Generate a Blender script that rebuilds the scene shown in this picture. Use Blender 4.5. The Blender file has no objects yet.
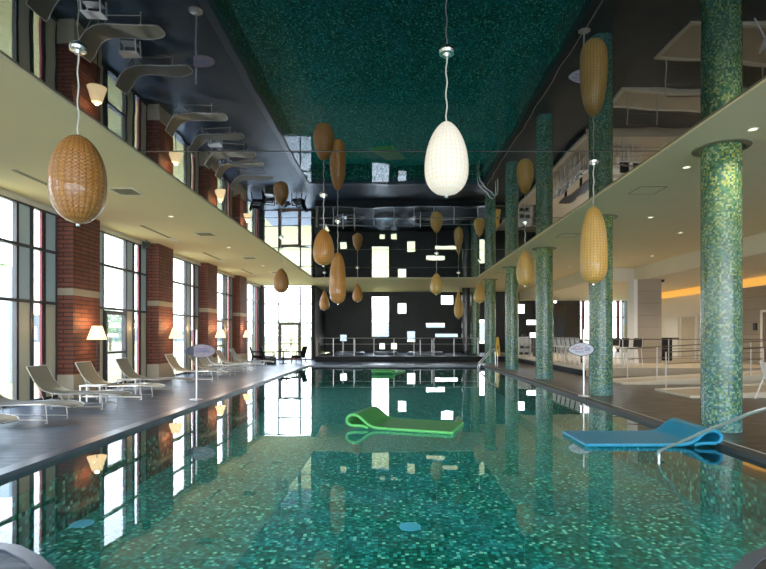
import bpy, bmesh, math, random
from mathutils import Vector, Matrix
random.seed(7)
PI = math.pi
scn = bpy.context.scene
COL = scn.collection
CAMZ = 1.62            # eye height above the deck
WZ = -0.06             # water level
HS = 3.2 + CAMZ        # underside of the cream soffit
HM = 3.235 + CAMZ        # underside of the mirror ceiling
XL, XR, YF = -4.55, 4.87, 27.5    # pool edges
YB = 38.0

# ---------------------------------------------------------------- node helpers
class NT:
    def __init__(s, name):
        s.m = bpy.data.materials.new(name); s.m.use_nodes = True
        s.t = s.m.node_tree; s.t.nodes.clear()
        s.out = s.t.nodes.new('ShaderNodeOutputMaterial')
    def n(s, typ, **kw):
        nd = s.t.nodes.new(typ)
        for k, v in kw.items():
            if k.startswith('_'): setattr(nd, k[1:], v)
            else:
                key = int(k[1:]) if k[0] == 'i' and k[1:].isdigit() else k.replace('__', ' ')
                if hasattr(v, 'is_output') or isinstance(v, bpy.types.NodeSocket): s.t.links.new(v, nd.inputs[key])
                else: nd.inputs[key].default_value = v
        return nd
    def math(s, op, a, b=0.0, c=0.0):
        nd = s.t.nodes.new('ShaderNodeMath'); nd.operation = op
        for i, v in enumerate((a, b, c)):
            if isinstance(v, bpy.types.NodeSocket): s.t.links.new(v, nd.inputs[i])
            else: nd.inputs[i].default_value = v
        return nd.outputs[0]
    def mix(s, f, a, b, blend='MIX'):
        nd = s.t.nodes.new('ShaderNodeMix'); nd.data_type = 'RGBA'; nd.blend_type = blend
        for i, v in ((0, f), (6, a), (7, b)):
            if isinstance(v, bpy.types.NodeSocket): s.t.links.new(v, nd.inputs[i])
            else: nd.inputs[i].default_value = v if i == 0 else (tuple(v) + (1,))[:4]
        return nd.outputs[2]
    def ramp(s, f, stops, const=False):
        nd = s.t.nodes.new('ShaderNodeValToRGB'); r = nd.color_ramp
        r.interpolation = 'CONSTANT' if const else 'LINEAR'
        while len(r.elements) < len(stops): r.elements.new(0.5)
        for e, (p, c) in zip(r.elements, stops):
            e.position = p; e.color = (tuple(c) + (1,))[:4]
        s.t.links.new(f, nd.inputs[0]); return nd.outputs[0]
    def xyz(s):
        tc = s.t.nodes.new('ShaderNodeTexCoord'); sp = s.t.nodes.new('ShaderNodeSeparateXYZ')
        s.t.links.new(tc.outputs['Object'], sp.inputs[0]); return tc.outputs['Object'], sp.outputs
    def comb(s, x, y, z=0.0):
        return s.n('ShaderNodeCombineXYZ', i0=x, i1=y, i2=z).outputs[0]
    def done(s, shader):
        s.t.links.new(shader, s.out.inputs[0]); return s.m
    def pbr(s, color, rough=0.5, metal=0.0, normal=None, coat=0.0, emis=None, es=0.0, spec=None, trans=0.0):
        b = s.n('ShaderNodeBsdfPrincipled')
        def st(k, v):
            if isinstance(v, bpy.types.NodeSocket): s.t.links.new(v, b.inputs[k])
            elif v is not None: b.inputs[k].default_value = (tuple(v) + (1,))[:4] if isinstance(v, (tuple, list)) else v
        st('Base Color', color); st('Roughness', rough); st('Metallic', metal); st('Coat Weight', coat)
        if spec is not None: st('Specular IOR Level', spec)
        if normal is not None: st('Normal', normal)
        if emis is not None: st('Emission Color', emis); st('Emission Strength', es)
        return b.outputs[0]

def plain(name, col, rough=0.5, metal=0.0, var=0.08, scale=6.0, bump=0.0, coat=0.0, emis=None, es=0.0, spec=None):
    t = NT(name); co, _ = t.xyz()
    nz = t.n('ShaderNodeTexNoise', Vector=co, Scale=scale, Detail=3.0)
    c = t.mix(nz.outputs[0], tuple(x * (1 - var) for x in col), tuple(min(1, x * (1 + var)) for x in col))
    nm = None
    if bump: nm = t.n('ShaderNodeBump', Strength=bump, Distance=0.01, Height=nz.outputs[0]).outputs[0]
    return t.done(t.pbr(c, rough, metal, nm, coat, emis, es, spec))

def mosaic(name, mode, size, stops, zones=None, zone_fac=0.4, rough=0.25, grout=(0.05, 0.1, 0.09), gfac=0.6, glow=0.0, zgrad=None):
    t = NT(name); co, o = t.xyz()
    if mode == 'cyl': u = t.math('MULTIPLY', t.math('ARCTAN2', o[1], o[0]), 0.32); v = o[2]
    elif mode == 'flat': u, v = o[0], o[1]
    else: u = t.math('ADD', o[0], o[1]); v = o[2]
    us, vs = t.math('DIVIDE', u, size), t.math('DIVIDE', v, size)
    wn = t.n('ShaderNodeTexWhiteNoise', Vector=t.comb(t.math('FLOOR', us), t.math('FLOOR', vs)))
    c = t.ramp(wn.outputs[0], stops, True)
    if zones:
        nz = t.n('ShaderNodeTexNoise', Vector=co, Scale=1.6, Detail=2.0)
        f = t.math('MULTIPLY', t.n('ShaderNodeMapRange', Value=nz.outputs[0], i1=0.4, i2=0.65).outputs[0], zone_fac)
        c = t.mix(f, c, t.mix(wn.outputs[0], zones[0], zones[1]))
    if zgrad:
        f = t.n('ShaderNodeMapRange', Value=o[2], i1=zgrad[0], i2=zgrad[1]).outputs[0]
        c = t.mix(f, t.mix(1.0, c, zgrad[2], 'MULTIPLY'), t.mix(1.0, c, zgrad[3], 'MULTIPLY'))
    e = 0.1
    g = t.math('MAXIMUM', t.math('LESS_THAN', t.math('FRACT', us), e), t.math('LESS_THAN', t.math('FRACT', vs), e))
    c = t.mix(t.math('MULTIPLY', g, gfac), c, grout)
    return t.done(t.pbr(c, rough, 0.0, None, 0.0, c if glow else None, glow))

M = {}
M['soffit'] = plain('soffit_plaster', (0.88, 0.74, 0.48), 0.75, var=0.03, scale=1.2)
M['lounge_ceiling'] = plain('lounge_ceiling_plaster', (0.74, 0.67, 0.54), 0.8, var=0.03, scale=1.2)
M['white'] = plain('white_paint', (0.8, 0.8, 0.78), 0.45, var=0.03)
M['cream_wall'] = plain('cream_wall_paint', (0.78, 0.72, 0.58), 0.7, var=0.03, scale=1.5)
M['frame'] = plain('dark_window_frame', (0.035, 0.035, 0.045), 0.4)
M['red_frame'] = plain('red_window_strip', (0.20, 0.03, 0.045), 0.5)
M['brown_frame'] = plain('brown_door_frame', (0.09, 0.045, 0.04), 0.5)
M['black'] = plain('black_metal', (0.012, 0.012, 0.014), 0.35)
M['black_slat'] = plain('black_riser', (0.006, 0.008, 0.009), 0.55, spec=0.2)
M['steel'] = plain('brushed_steel', (0.86, 0.86, 0.86), 0.28, metal=0.75, var=0.04, scale=30)
M['rail_white'] = plain('polished_pale_steel', (0.95, 0.95, 0.95), 0.22, metal=0.6, var=0.02)
M['coping_dark'] = plain('dark_coping', (0.022, 0.024, 0.027), 0.55, var=0.2, scale=2.5)
M['rail'] = plain('bronze_rail_steel', (0.20, 0.155, 0.13), 0.3, metal=0.9, var=0.05, scale=30)
M['rail_post'] = plain('dull_steel_post', (0.52, 0.48, 0.44), 0.4, metal=0.6)
M['canopy'] = plain('canopy_chrome', (0.85, 0.85, 0.82), 0.15, metal=0.9)
M['cord'] = plain('cord_white', (0.75, 0.72, 0.62), 0.6)
M['sling'] = plain('taupe_sling', (0.215, 0.20, 0.15), 0.75, var=0.12, scale=60, bump=0.2)
M['lounger_frame'] = plain('lounger_aluminium', (0.62, 0.60, 0.55), 0.35, metal=0.6)
M['stone_base'] = plain('limestone', (0.52, 0.46, 0.33), 0.8, var=0.12, scale=9, bump=0.2)
M['vent'] = plain('vent_grille_dark', (0.20, 0.18, 0.12), 0.6)
M['vent_light'] = plain('vent_frame', (0.80, 0.76, 0.62), 0.6)
M['terrace'] = plain('beige_terrace_stone', (0.44, 0.36, 0.25), 0.55, var=0.12, scale=3)
M['curb'] = plain('pale_curb_stone', (0.62, 0.55, 0.41), 0.6, var=0.08, scale=4)
M['asphalt'] = plain('path_paving', (0.62, 0.60, 0.55), 0.9, var=0.1)
M['beige_door'] = plain('beige_door', (0.5, 0.42, 0.28), 0.5)
M['white_door'] = plain('white_door', (0.74, 0.72, 0.62), 0.5)
M['dark_door'] = plain('dark_door', (0.14, 0.10, 0.07), 0.5)
M['yellow'] = plain('yellow_plastic', (0.75, 0.5, 0.05), 0.45)
M['chair_dark'] = plain('dark_woven_chair', (0.010, 0.009, 0.010), 0.8, spec=0.1)
M['blue_cap'] = plain('blue_drain_cap', (0.10, 0.42, 0.62), 0.4, es=0.15, emis=(0.1, 0.45, 0.7))
M['bark'] = plain('tree_bark', (0.2, 0.15, 0.1), 0.9)
M['leaf'] = plain('tree_leaves', (0.16, 0.30, 0.06), 0.7, var=0.4, scale=2)
M['pale_leaf'] = plain('pale_shrub_leaves', (0.34, 0.42, 0.26), 0.7, var=0.3, scale=2)
M['pylon'] = plain('pale_blue_pylon', (0.50, 0.62, 0.72), 0.6)
M['hill'] = plain('distant_hill', (0.09, 0.11, 0.11), 0.9, var=0.25, scale=0.2)
M['bulb'] = plain('downlight_lens', (1, 0.9, 0.7), 0.5, emis=(1, 0.85, 0.6), es=0.8)
M['cove'] = plain('cove_glow', (1, 0.6, 0.15), 0.5, emis=(1, 0.42, 0.05), es=0.28)
M['shade'] = plain('lamp_shade_linen', (0.9, 0.75, 0.5), 0.7, emis=(1.0, 0.66, 0.30), es=1.0)
M['ink_red'] = plain('sign_ink_mauve', (0.5, 0.12, 0.25), 0.6)
M['ink_blue'] = plain('sign_ink_blue', (0.15, 0.2, 0.55), 0.6)
M['sign_white'] = plain('sign_board_white', (0.72, 0.74, 0.86), 0.4)
M['sign_brown'] = plain('sign_board_weathered', (0.36, 0.29, 0.33), 0.6, var=0.35, scale=14)
M['sign_rim'] = plain('sign_rim_navy', (0.04, 0.05, 0.09), 0.5)
M['green_mat'] = plain('green_foam', (0.06, 0.34, 0.07), 0.5, var=0.2, scale=12, bump=0.15)
M['green_edge'] = plain('green_foam_edge', (0.13, 0.68, 0.16), 0.45)
M['blue_mat'] = plain('blue_foam', (0.003, 0.19, 0.34), 0.5, var=0.12, scale=12, bump=0.15)
M['blue_edge'] = plain('blue_foam_edge', (0.005, 0.27, 0.50), 0.45)
M['panel_up'] = None

def m_panel():
    t = NT('window_side_panel'); co, o = t.xyz()
    f = t.math('GREATER_THAN', o[2], 2.42)
    c = t.mix(f, (0.66, 0.64, 0.47), (0.50, 0.64, 0.70))
    tl = t.n('ShaderNodeBsdfTranslucent', Color=c)
    return t.done(t.n('ShaderNodeMixShader', i0=0.08, i1=t.pbr(c, 0.35), i2=tl.outputs[0]).outputs[0])
M['panel'] = m_panel()

def m_brick():
    t = NT('red_brick'); co, o = t.xyz()
    vec = t.comb(t.math('ADD', o[0], o[1]), o[2])
    b = t.n('ShaderNodeTexBrick', Vector=vec, Color1=(0.22, 0.06, 0.032, 1), Color2=(0.15, 0.036, 0.02, 1), Mortar=(0.05, 0.022, 0.018, 1),
            Scale=1.0, Mortar__Size=0.018, Bias=0.0, Brick__Width=0.6, Row__Height=0.11)
    nz = t.n('ShaderNodeTexNoise', Vector=co, Scale=4.0)
    c = t.mix(0.35, b.outputs[0], nz.outputs[0], 'OVERLAY')
    band = t.math('MULTIPLY', t.math('GREATER_THAN', o[2], 2.64), t.math('LESS_THAN', o[2], 2.82))
    c = t.mix(band, c, (0.40, 0.34, 0.24))
    bp = t.n('ShaderNodeBump', Strength=0.6, Distance=0.01, Height=t.math('SUBTRACT', 1.0, b.outputs[1]))
    return t.done(t.pbr(c, 0.75, normal=bp.outputs[0]))
M['brick'] = m_brick()

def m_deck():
    t = NT('dark_slate_deck'); co, o = t.xyz()
    vec = t.comb(o[1], o[0])
    b = t.n('ShaderNodeTexBrick', Vector=vec, Color1=(0.034, 0.034, 0.038, 1), Color2=(0.055, 0.052, 0.052, 1), Mortar=(0.018, 0.018, 0.02, 1),
            Scale=1.0, Mortar__Size=0.006, Brick__Width=1.2, Row__Height=0.4)
    st = t.n('ShaderNodeTexNoise', Vector=t.comb(t.math('MULTIPLY', o[0], 1.0), t.math('MULTIPLY', o[1], 7.0)), Scale=1.6, Detail=5.0)
    c = t.mix(0.6, b.outputs[0], st.outputs[0], 'OVERLAY')
    c = t.mix(t.n('ShaderNodeMapRange', Value=o[0], i1=-3.0, i2=4.0).outputs[0], t.mix(1.0, c, (0.60, 0.88, 1.3), 'MULTIPLY'), t.mix(1.0, c, (0.66, 0.60, 0.56), 'MULTIPLY'))  # bluish sky reflection painted into the deck colour on the left
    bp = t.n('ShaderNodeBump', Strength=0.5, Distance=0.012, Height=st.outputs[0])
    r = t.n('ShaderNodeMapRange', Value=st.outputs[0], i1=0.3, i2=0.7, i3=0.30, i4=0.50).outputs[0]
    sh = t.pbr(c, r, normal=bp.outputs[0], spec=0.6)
    st_ = t.mix(t.n('ShaderNodeMapRange', Value=o[0], i1=-3.0, i2=4.0).outputs[0], (0.52, 0.76, 1.0), (1.0, 0.93, 0.86))  # left side's specular also tinted towards the sky's blue
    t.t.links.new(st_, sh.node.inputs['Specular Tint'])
    return t.done(sh)
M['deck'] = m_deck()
M['coping'] = plain('grey_coping', (0.085, 0.105, 0.14), 0.28, var=0.2, scale=2.5)

def m_darkwall():
    t = NT('dark_tiled_wall'); co, o = t.xyz()
    b = t.n('ShaderNodeTexBrick', Vector=t.comb(t.math('ADD', o[0], o[1]), o[2]), Color1=(0.011, 0.013, 0.013, 1), Color2=(0.015, 0.017, 0.017, 1), Mortar=(0.007, 0.007, 0.007, 1),
            Scale=1.0, Mortar__Size=0.01, Brick__Width=0.9, Row__Height=0.45)
    return t.done(t.pbr(b.outputs[0], 0.5, spec=0.3))
M['darkwall'] = m_darkwall()
M['brownwall'] = plain('dark_brown_wall', (0.022, 0.015, 0.012), 0.5)
M['gloss_dark'] = plain('dark_glossy_panel', (0.02, 0.028, 0.036), 0.12)

def m_clad():
    t = NT('travertine_cladding'); co, o = t.xyz()
    b = t.n('ShaderNodeTexBrick', Vector=t.comb(t.math('ADD', t.math('ADD', o[0], o[1]), 13.0), o[2]), Color1=(0.27, 0.225, 0.17, 1), Color2=(0.30, 0.25, 0.19, 1), Mortar=(0.16, 0.13, 0.10, 1),
            Scale=1.0, Mortar__Size=0.012, Brick__Width=60.0, Row__Height=0.55)
    return t.done(t.pbr(b.outputs[0], 0.6))
M['clad'] = m_clad()

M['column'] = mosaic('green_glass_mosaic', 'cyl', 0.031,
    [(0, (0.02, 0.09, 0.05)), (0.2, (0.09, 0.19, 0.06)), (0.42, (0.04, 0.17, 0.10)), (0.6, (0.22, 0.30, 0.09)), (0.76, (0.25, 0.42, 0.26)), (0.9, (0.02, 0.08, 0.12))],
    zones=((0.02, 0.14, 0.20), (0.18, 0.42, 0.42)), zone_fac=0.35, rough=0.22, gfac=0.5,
    zgrad=(0.3, 3.6, (0.78, 1.0, 1.25), (1.25, 0.98, 0.66)))  # warm light above, bluish window and pool light below, painted into the tiles
FLSTOPS = [(0, (0.002, 0.07, 0.05)), (0.25, (0.004, 0.13, 0.09)), (0.5, (0.006, 0.19, 0.14)), (0.68, (0.012, 0.28, 0.22)), (0.83, (0.03, 0.46, 0.40)), (0.94, (0.30, 0.85, 0.62))]
M['floor_mosaic'] = mosaic('pool_floor_mosaic', 'flat', 0.048, FLSTOPS, zones=((0.004, 0.13, 0.16), (0.03, 0.38, 0.48)), zone_fac=0.45, rough=0.5, grout=(0.01, 0.07, 0.055), gfac=0.8, glow=0.13)  # tiles glow faintly by themselves, in place of underwater lamps
M['wall_mosaic'] = mosaic('pool_wall_mosaic', 'wall', 0.055, FLSTOPS, rough=0.5, grout=(0.01, 0.07, 0.055))

def m_wicker(name, c1, c2, dark, es=0.0):
    t = NT(name); co, o = t.xyz()
    ang = t.math('ARCTAN2', o[1], o[0])
    a = t.math('SINE', t.math('MULTIPLY', ang, 30.0))
    ph = t.math('MULTIPLY', o[2], 150.0)
    w = t.math('SINE', t.math('ADD', ph, t.math('MULTIPLY', t.math('SIGN', a), PI / 2)))
    band = t.math('POWER', t.math('ABSOLUTE', t.math('SINE', t.math('MULTIPLY', o[2], 62.0))), 0.35)
    rib = t.math('POWER', t.math('ABSOLUTE', t.math('SINE', t.math('MULTIPLY', ang, 13.0))), 0.5)
    nz = t.n('ShaderNodeTexNoise', Vector=co, Scale=14.0, Detail=4.0)
    c = t.mix(nz.outputs[0], c1, c2)
    c = t.mix(t.math('MULTIPLY', t.math('SUBTRACT', 1.0, rib), 0.75), c, dark)
    c = t.mix(t.math('MULTIPLY', t.math('SUBTRACT', 1.0, band), 0.7), c, dark)
    c = t.mix(t.math('MULTIPLY', t.math('LESS_THAN', w, -0.3), 0.12), c, dark)
    bp = t.n('ShaderNodeBump', Strength=0.7, Distance=0.01, Height=t.math('ADD', t.math('MULTIPLY', w, 0.5), rib))
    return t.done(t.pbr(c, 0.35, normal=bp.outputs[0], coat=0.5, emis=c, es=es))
M['wicker_brown'] = m_wicker('brown_wicker', (0.42, 0.16, 0.03), (0.62, 0.27, 0.05), (0.17, 0.05, 0.01))
M['wicker_honey'] = m_wicker('honey_wicker', (0.80, 0.40, 0.06), (0.98, 0.60, 0.14), (0.42, 0.18, 0.03))
M['wicker_orange'] = m_wicker('orange_wicker', (0.62, 0.22, 0.03), (0.86, 0.38, 0.06), (0.30, 0.08, 0.01))
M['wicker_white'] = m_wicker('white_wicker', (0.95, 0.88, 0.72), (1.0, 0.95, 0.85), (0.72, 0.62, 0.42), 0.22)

def schlick(t, f0, normal, p=5.0):
    lw = t.n('ShaderNodeLayerWeight', Blend=0.5, Normal=normal)
    return t.math('MULTIPLY_ADD', t.math('POWER', lw.outputs['Facing'], p), 1.0 - f0, f0)
def m_mirror():
    t = NT('black_lacquer_ceiling'); co, o = t.xyz()
    nz = t.n('ShaderNodeTexNoise', Vector=co, Scale=0.9, Detail=1.0)
    bp = t.n('ShaderNodeBump', Strength=0.012, Distance=0.3, Height=nz.outputs[0])
    fr = schlick(t, 0.07, bp.outputs[0], 3.6)
    gl = t.n('ShaderNodeBsdfGlossy', Color=(0.80, 0.86, 0.90, 1), Roughness=0.015, Normal=bp.outputs[0])
    df = t.n('ShaderNodeBsdfDiffuse', Color=(0.004, 0.008, 0.010, 1))
    f = fr
    mx = t.n('ShaderNodeMixShader', i0=f, i1=df.outputs[0], i2=gl.outputs[0])
    return t.done(mx.outputs[0])
M['mirror'] = m_mirror()

def m_water():
    t = NT('pool_water'); co, o = t.xyz()
    nz = t.n('ShaderNodeTexNoise', Vector=co, Scale=1.3, Detail=2.0)
    bp = t.n('ShaderNodeBump', Strength=0.006, Distance=0.2, Height=nz.outputs[0])
    fr = schlick(t, 0.03, bp.outputs[0])
    gl = t.n('ShaderNodeBsdfGlossy', Color=(0.93, 0.98, 1.0, 1), Roughness=0.0, Normal=bp.outputs[0])
    tr = t.n('ShaderNodeBsdfTransparent', Color=(0.66, 0.98, 0.93, 1))
    f = t.math('MINIMUM', t.math('MULTIPLY', fr, 1.08), 1.0)
    mx = t.n('ShaderNodeMixShader', i0=f, i1=tr.outputs[0], i2=gl.outputs[0])
    return t.done(mx.outputs[0])
M['water'] = m_water()

def m_glass():
    t = NT('window_glass')
    fr = t.n('ShaderNodeFresnel', IOR=1.3)
    gl = t.n('ShaderNodeBsdfGlossy', Color=(0.9, 0.95, 1, 1), Roughness=0.0)
    tr = t.n('ShaderNodeBsdfTransparent', Color=(0.97, 0.99, 1.0, 1))
    mx = t.n('ShaderNodeMixShader', i0=t.math('MULTIPLY', fr.outputs[0], 0.4), i1=tr.outputs[0], i2=gl.outputs[0])
    return t.done(mx.outputs[0])
M['glass'] = m_glass()

def m_grass():
    t = NT('lawn_grass'); co, o = t.xyz()
    nz = t.n('ShaderNodeTexNoise', Vector=co, Scale=0.35, Detail=4.0)
    n2 = t.n('ShaderNodeTexNoise', Vector=co, Scale=9.0, Detail=4.0)
    c = t.mix(nz.outputs[0], (0.38, 0.34, 0.09), (0.48, 0.40, 0.17))
    c = t.mix(0.3, c, n2.outputs[0], 'OVERLAY')
    return t.done(t.pbr(c, 0.9))
M['grass'] = m_grass()

# ---------------------------------------------------------------- mesh helpers
class MB:
    def __init__(s): s.b = bmesh.new()
    def box(s, x0, x1, y0, y1, z0, z1):
        vs = [s.b.verts.new(p) for p in ((x0,y0,z0),(x1,y0,z0),(x1,y1,z0),(x0,y1,z0),(x0,y0,z1),(x1,y0,z1),(x1,y1,z1),(x0,y1,z1))]
        for f in ((0,3,2,1),(4,5,6,7),(0,1,5,4),(1,2,6,5),(2,3,7,6),(3,0,4,7)): s.b.faces.new([vs[i] for i in f])
        return s
    def prism(s, pts, z0, z1, xf=None):
        xf = xf or (lambda x, y, z: (x, y, z))
        a = [s.b.verts.new(xf(x, y, z0)) for x, y in pts]; c = [s.b.verts.new(xf(x, y, z1)) for x, y in pts]
        n = len(pts)
        s.b.faces.new(a[::-1]); s.b.faces.new(c)
        for i in range(n): s.b.faces.new((a[i], a[(i+1) % n], c[(i+1) % n], c[i]))
        return s
    def tube(s, pts, r, seg=10, cap=True):
        P = [Vector(p) for p in pts]; rings = []
        for i, p in enumerate(P):
            d = (P[min(i+1, len(P)-1)] - P[max(i-1, 0)]).normalized()
            up = Vector((0, 0, 1)) if abs(d.z) < 0.9 else Vector((1, 0, 0))
            a = d.cross(up).normalized(); b = a.cross(d)
            if rings and False: pass
            rr = r[i] if isinstance(r, (list, tuple)) else r
            rings.append([s.b.verts.new(p + (a * math.cos(2*PI*k/seg) + b * math.sin(2*PI*k/seg)) * rr) for k in range(seg)])
        for q in range(len(rings) - 1):
            A, B = rings[q], rings[q+1]
            # match nearest start to avoid twist
            off = min(range(seg), key=lambda o: (A[0].co - B[o].co).length)
            d1 = (A[1].co - B[(off+1) % seg].co).length; d2 = (A[1].co - B[(off-1) % seg].co).length
            B2 = [B[(off + (k if d1 <= d2 else -k)) % seg] for k in range(seg)]
            rings[q+1] = B2
            for k in range(seg): s.b.faces.new((A[k], A[(k+1) % seg], B2[(k+1) % seg], B2[k]))
        if cap: s.b.faces.new(rings[0][::-1]); s.b.faces.new(rings[-1])
        return s
    def lathe(s, prof, seg=32, c=(0,0,0), cap=True):
        rings = []
        for r, z in prof:
            rings.append([s.b.verts.new((c[0] + r*math.cos(2*PI*k/seg), c[1] + r*math.sin(2*PI*k/seg), c[2] + z)) for k in range(seg)])
        for A, B in zip(rings, rings[1:]):
            for k in range(seg): s.b.faces.new((A[k], A[(k+1) % seg], B[(k+1) % seg], B[k]))
        if cap: s.b.faces.new(rings[0][::-1]); s.b.faces.new(rings[-1])
        return s
    def sweep(s, prof, y0, y1, th, taper=None):
        """ribbon along (x,z) profile between y0..y1 with thickness th"""
        n = len(prof); up = []; lo = []
        for i, (x, z) in enumerate(prof):
            a = prof[max(i-1, 0)]; b = prof[min(i+1, n-1)]
            d = Vector((b[0]-a[0], b[1]-a[1])).normalized(); nx, nz = -d.y, d.x
            t = taper[i] if taper else 1.0; ym = (y0+y1)/2; h = (y1-y0)/2*t
            up.append([s.b.verts.new((x+nx*th/2, ym+q*h, z+nz*th/2)) for q in (-1, 1)])
            lo.append([s.b.verts.new((x-nx*th/2, ym+q*h, z-nz*th/2)) for q in (-1, 1)])
        for i in range(n-1):
            s.b.faces.new((up[i][0], up[i+1][0], up[i+1][1], up[i][1])); s.b.faces.new((lo[i][0], lo[i][1], lo[i+1][1], lo[i+1][0]))
            s.b.faces.new((up[i][0], lo[i][0], lo[i+1][0], up[i+1][0])); s.b.faces.new((up[i][1], up[i+1][1], lo[i+1][1], lo[i][1]))
        for i in (0, n-1): s.b.faces.new((up[i][0], up[i][1], lo[i][1], lo[i][0]))
        return s
    def build(s, name, mat, parent=None, loc=(0,0,0), bevel=0.0, smooth=True, rot=(0,0,0)):
        if len(s.b.faces) > 1: bmesh.ops.recalc_face_normals(s.b, faces=s.b.faces)
        me = bpy.data.meshes.new(name); s.b.to_mesh(me); s.b.free()
        if smooth:
            for p in me.polygons: p.use_smooth = True
            me.set_sharp_from_angle(angle=math.radians(35))
        me.materials.append(mat)
        o = bpy.data.objects.new(name, me); COL.objects.link(o)
        o.location = loc; o.rotation_euler = rot
        if parent: o.parent = parent
        if bevel:
            md = o.modifiers.new('bevel', 'BEVEL'); md.width = bevel; md.segments = 2; md.limit_method = 'ANGLE'
        return o

def tag(o, label=None, cat=None, group=None, kind=None):
    for k, v in (('label', label), ('category', cat), ('group', group), ('kind', kind)):
        if v: o[k] = v
    return o
def thing(name, label, cat, loc=(0,0,0), rz=0.0, group=None, kind=None):
    o = bpy.data.objects.new(name, None); COL.objects.link(o); o.empty_display_size = 0.1
    o.location = loc; o.rotation_euler = (0, 0, rz)
    return tag(o, label, cat, group, kind)
def struct(o, label=None, cat=None):
    o['kind'] = 'structure'
    if label: o['label'] = label
    if cat: o['category'] = cat
    return o
def dup(root, loc, rz=0.0, label=None, group=None):
    r = root.copy(); COL.objects.link(r); r.location = loc; r.rotation_euler = (0, 0, rz)
    if label: r['label'] = label
    if group: r['group'] = group
    for ch in list(root.children):
        c = ch.copy(); COL.objects.link(c); c.parent = r
        for g in list(ch.children):
            d = g.copy(); COL.objects.link(d); d.parent = c
    return r

# ---------------------------------------------------------------- camera
cam_d = bpy.data.cameras.new('camera'); cam = bpy.data.objects.new('camera', cam_d); COL.objects.link(cam)
cam.location = (0, 0, CAMZ); cam.rotation_euler = (PI/2, 0, 0)
cam_d.sensor_width = 36; cam_d.lens = 511/766*36; cam_d.shift_x = -10/766; cam_d.shift_y = 50.5/766
cam_d.clip_end = 500
scn.camera = cam
def at(px, py, Y):                                        # pixel + depth -> point
    return Vector(((px-393)/511*Y, Y, CAMZ - (py-335)/511*Y))

# ---------------------------------------------------------------- setting: floor, pool
near = [(XL,3.95),(-3.05,3.93),(-2.88,3.88),(-2.6,3.70),(-2.36,3.50),(-2.05,3.1),(-1.7,2.6),(-1.0,2.2),(0,2.05),(1.0,2.2),(1.7,2.6),(2.1,3.15),(2.37,3.50),(2.62,3.72),(2.9,3.88),(3.2,3.97),(XR,4.05)]
b = MB()
b.box(-8.9, XL, -6, YB, -1.3, 0)
b.box(XR, 20.2, -6, YB, -1.3, 0)
b.box(XL, XR, YF, YB, -1.3, 0)
b.prism([(XL,-6)] + near + [(XR,-6)], -1.3, 0)
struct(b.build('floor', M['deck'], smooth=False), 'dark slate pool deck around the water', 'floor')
b = MB()
b.box(XL-0.20, XL+0.02, 3.9, YF, -0.3, 0.004)
b.box(XL, XR, YF-0.03, YF+0.25, -0.3, 0.004)
struct(MB().box(XR-0.03, XR+0.18, 3.9, YF, -0.3, 0.004).build('trim_10', M['coping_dark'], smooth=False), 'dark coping along the right pool edge', 'coping')
struct(MB().box(XR+0.18, XR+0.20, 3.9, YF, -0.05, 0.006).build('trim_11', M['vent_light'], smooth=False), 'thin pale joint line beside the right coping', 'trim')
struct(b.build('trim_1', M['coping'], smooth=False), 'grey stone coping along the pool edge', 'coping')
b = MB()
inn = [(x*0.99, y+0.03) for x, y in near[1:-1]]; out = [(x*1.01, y-0.05) for x, y in near[1:-1]]
b.prism([near[0]] + inn + [near[-1]] + [(XR, 3.97)] + out[::-1] + [(XL, 3.87)], -0.25, 0.012)
struct(b.build('trim_2', M['coping'], smooth=False), 'curved coping at the near end of the pool', 'coping')
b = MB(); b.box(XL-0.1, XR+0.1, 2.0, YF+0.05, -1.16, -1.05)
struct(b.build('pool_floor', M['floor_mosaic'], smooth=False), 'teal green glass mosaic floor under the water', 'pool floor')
b = MB(); b.box(XL, XL+0.02, 2.0, YF, -1.06, -0.3); b.box(XR-0.02, XR, 2.0, YF, -1.06, -0.3); b.box(XL, XR, YF-0.02, YF, -1.06, -0.3)
struct(b.build('pool_wall', M['wall_mosaic'], smooth=False), 'green mosaic side walls of the pool', 'pool wall')
bm_ = MB(); bm_.prism([near[0]] + near[1:-1] + [near[-1], (XR, YF), (XL, YF)], WZ-0.004, WZ)
wb = bmesh.new(); vs = [wb.verts.new((x, y, WZ)) for x, y in near + [(XR, YF), (XL, YF)]]; wb.faces.new(vs)
bm_.b.free(); bm_.b = wb
tag(bm_.build('pool_water', M['water'], smooth=False), 'still clear pool water mirroring the hall', 'water', kind='stuff')
for i, (px, py) in enumerate(((82, 524), (410, 527))):
    p = at(px, py, 2.67*511/(py-335)); b = MB().lathe([(0.13, 0), (0.15, 0.0), (0.15, 0.012), (0.1, 0.02), (0.0, 0.02)], 24)
    tag(b.build('drain_cover', M['blue_cap'], loc=(p.x, p.y, -1.05)), ('round blue drain cover on the pool floor near the left windows reflection', 'round blue drain cover on the pool floor near the middle of the pool')[i], 'drain cover', 'pool drain covers')

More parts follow.
